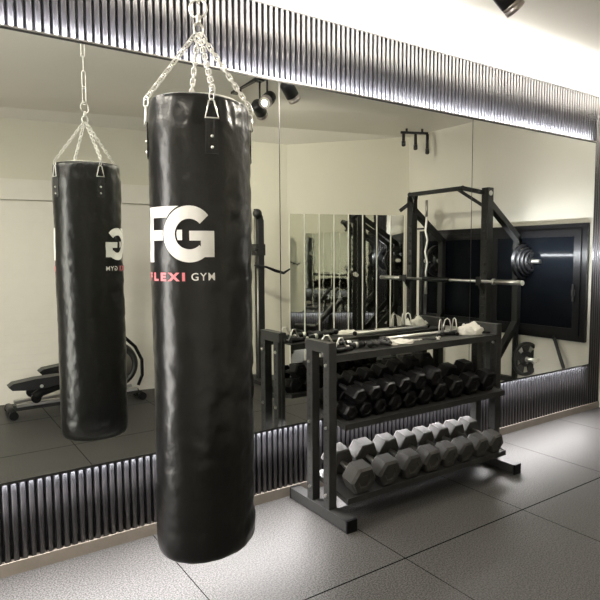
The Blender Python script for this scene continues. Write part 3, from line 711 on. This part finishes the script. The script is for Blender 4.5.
# ------------------------------------------------------------------ ceiling track lights
def spotlight(x, y, z, aim, label, group, drop_top=3.165, r=.056, power=30, size=90, col=(1, .93, .80)):
    t = thing('spotlight', label, 'spotlight', (x, y, z), group=group)
    a = Vector(aim).normalized()
    MB().cyl(V(0, 0, .02), V(0, 0, drop_top-z), .009, n=10).box(-.03, .03, -.03, .03, drop_top-z-.03, drop_top-z).build('stem', M['lamp'], t)
    MB().lathe([(0, -.10), (r*.80, -.10), (r*.97, -.088), (r, -.07), (r, .030), (r*.9, .030)], ax=a, n=28).build('body', M['lamp'], t)
    MB().lathe([(r*.9, .028), (r*.98, .028), (r*.98, .045), (r*.9, .046), (r*.9, .050), (r*.97, .052), (r*.97, .075), (r*.86, .078), (r*.8, .06)], ax=a, n=28).build('ring', M['lampring'], t)
    MB().lathe([(0, .058), (r*.82, .058), (r*.82, .064), (0, .064)], ax=a, n=24).build('lens', M['lens'], t)
    if power:
        l = bpy.data.lights.new('spot_beam', 'SPOT'); l.energy = power; l.spot_size = R(size); l.spot_blend = .8; l.shadow_soft_size = .018; l.color = col
        o = bpy.data.objects.new('spot_beam', l); C.objects.link(o); o.parent = t
        o.location = a*.085; o.rotation_euler = a.to_track_quat('-Z', 'Y').to_euler()
    return t
t = thing('ceiling_track', 'black light track on the ceiling running away from the mirror', 'light track', (2.68, -1.6, 3.17))
MB().box(-.018, .018, -1.25, .72, 0.0, .028, .003).build('rail', M['lamp'], t)
MB().box(-.035, .035, .02, .12, -.02, .004, .003).box(-.035, .035, -.45, -.35, -.02, .004, .003).build('adapter', M['lamp'], t)
G1 = 'spotlights on the ceiling track near the mirror'
spotlight(2.67, -1.035, 2.925, (.62, -.20, -.60), 'black spotlight with silver ring, the one seen directly at the top edge', G1, power=45, size=130)
spotlight(2.60, -1.300, 2.915, (-.55, .45, -.42), 'black spotlight with a pale face turned left, middle of the track in the mirror', G1, power=115, size=130)
spotlight(2.66, -1.530, 2.885, (.70, -.62, -.42), 'black spotlight half hidden by the top of the punching bag in the mirror', G1, power=115, size=105)
t = thing('ceiling_track', 'short black light track on the ceiling near the rear right corner', 'light track', (5.43, -2.33, 3.14))
MB().bar(V(-.17, -.07, 0), V(.17, .07, 0), .03, .03, .003).build('rail', M['lamp'], t)
MB().bar(V(-.1, -.04, .01), V(-.1, -.04, .06), .02, .02).bar(V(.1, .04, .01), V(.1, .04, .06), .02, .02).build('mount', M['lamp'], t)
for i, (dx, dy, dz) in enumerate(((-.15, -.062, .10), (.0, 0, .14), (.15, .062, .19))):
    t = thing('spotlight', ['smallest looking and farthest', 'middle', 'nearest and longest'][i]+' of the three slim hanging spotlights in the rear right corner', 'spotlight', (5.43+dx, -2.33+dy, 3.125), group='slim spotlights in the rear corner')
    MB().cyl(V(0, 0, 0), V(0, 0, -dz), .020, n=12).build('stem', M['lamp'], t)
    MB().cyl(V(.0, 0, -dz), V(-.018, .02, -dz-.055), .026, n=14).build('head', M['lamp'], t)

# glowing door added in the unseen left wall to give the bag its long highlight
d2 = struct('door_2', MB().box(XL, XL+.03, -1.21, -1.15, 0, 2.75).box(XL, XL+.03, -.18, -.12, 0, 2.75).box(XL, XL+.03, -1.15, -.18, 2.69, 2.75), M['blind'])
M['frost'] = mat('lit_frosted_glass', (.8, .8, .78), .5, emit=(1, .96, .90), estr=15, bump=.02)
g = MB().box(XL+.004, XL+.014, -1.15, -.18, .02, 2.69).build('frosted_pane', M['frost'], d2); g['kind'] = 'structure'
# unseen glowing panels, added to light the room and bag from the left
M['panel'] = mat('ceiling_panel_diffuser', (.9, .9, .88), .5, emit=(1, .95, .86), estr=6, bump=.02)
for i, y in enumerate((-.75, -1.85)):
    t = thing('ceiling_panel', ['square glowing ceiling panel nearer the mirror', 'square glowing ceiling panel farther from the mirror'][i], 'ceiling light', (-1.35, y, 3.17), group='glowing ceiling panels')
    MB().box(-.45, .45, -.45, .45, -.02, -.01).build('diffuser', M['panel'], t)
    MB().box(-.48, .48, -.48, -.45, -.03, .0).box(-.48, .48, .45, .48, -.03, .0).box(-.48, -.45, -.45, .45, -.03, .0).box(.45, .48, -.45, .45, -.03, .0).build('frame', M['steel'], t)
# unseen track and spotlights added left of the camera to brighten the room
t = thing('ceiling_track', 'black light track on the ceiling over the left part of the room', 'light track', (-.6, -2.0, 3.17))
MB().box(-.018, .018, -1.1, 1.1, 0, .028, .003).build('rail', M['lamp'], t)
for i, (y, aim) in enumerate(((-1.15, (.9, -.1, -.9)), (-1.9, (.3, -.6, -.9)), (-2.7, (.7, .3, -.9)))):
    spotlight(-.6, y, 2.93, aim, ['nearest the mirror', 'middle', 'rearmost'][i]+' spotlight of the left ceiling track', 'spotlights on the left ceiling track', power=40, size=120)

for o in [q for q in C.objects if q.parent is None]:
    b_ = o.name.split('.')[0]
    if b_ in ('squat_rack', 'barbell', 'weight_plate', 'curl_bar', 'weight_bench', 'lever_bar', 'elliptical_trainer', 'cable_tower', 'ceiling_track') or (b_ == 'spotlight' and o.location.x > 1): o.location.y -= .08 if b_ != 'spotlight' else .06
# ------------------------------------------------------------------ view
w = bpy.data.worlds.new('world'); sc.world = w; w.use_nodes = True
w.node_tree.nodes['Background'].inputs[0].default_value = (.01, .012, .02, 1); w.node_tree.nodes['Background'].inputs[1].default_value = .3
vs_ = sc.view_settings; vs_.view_transform = 'Standard'; vs_.look = 'None'; vs_.gamma = 1; vs_.use_curve_mapping = False; vs_.exposure = 0.0
sc.cycles.use_denoising = True
sc.cycles.max_bounces = 10; sc.cycles.glossy_bounces = 8; sc.cycles.diffuse_bounces = 5; sc.cycles.sample_clamp_indirect = 6
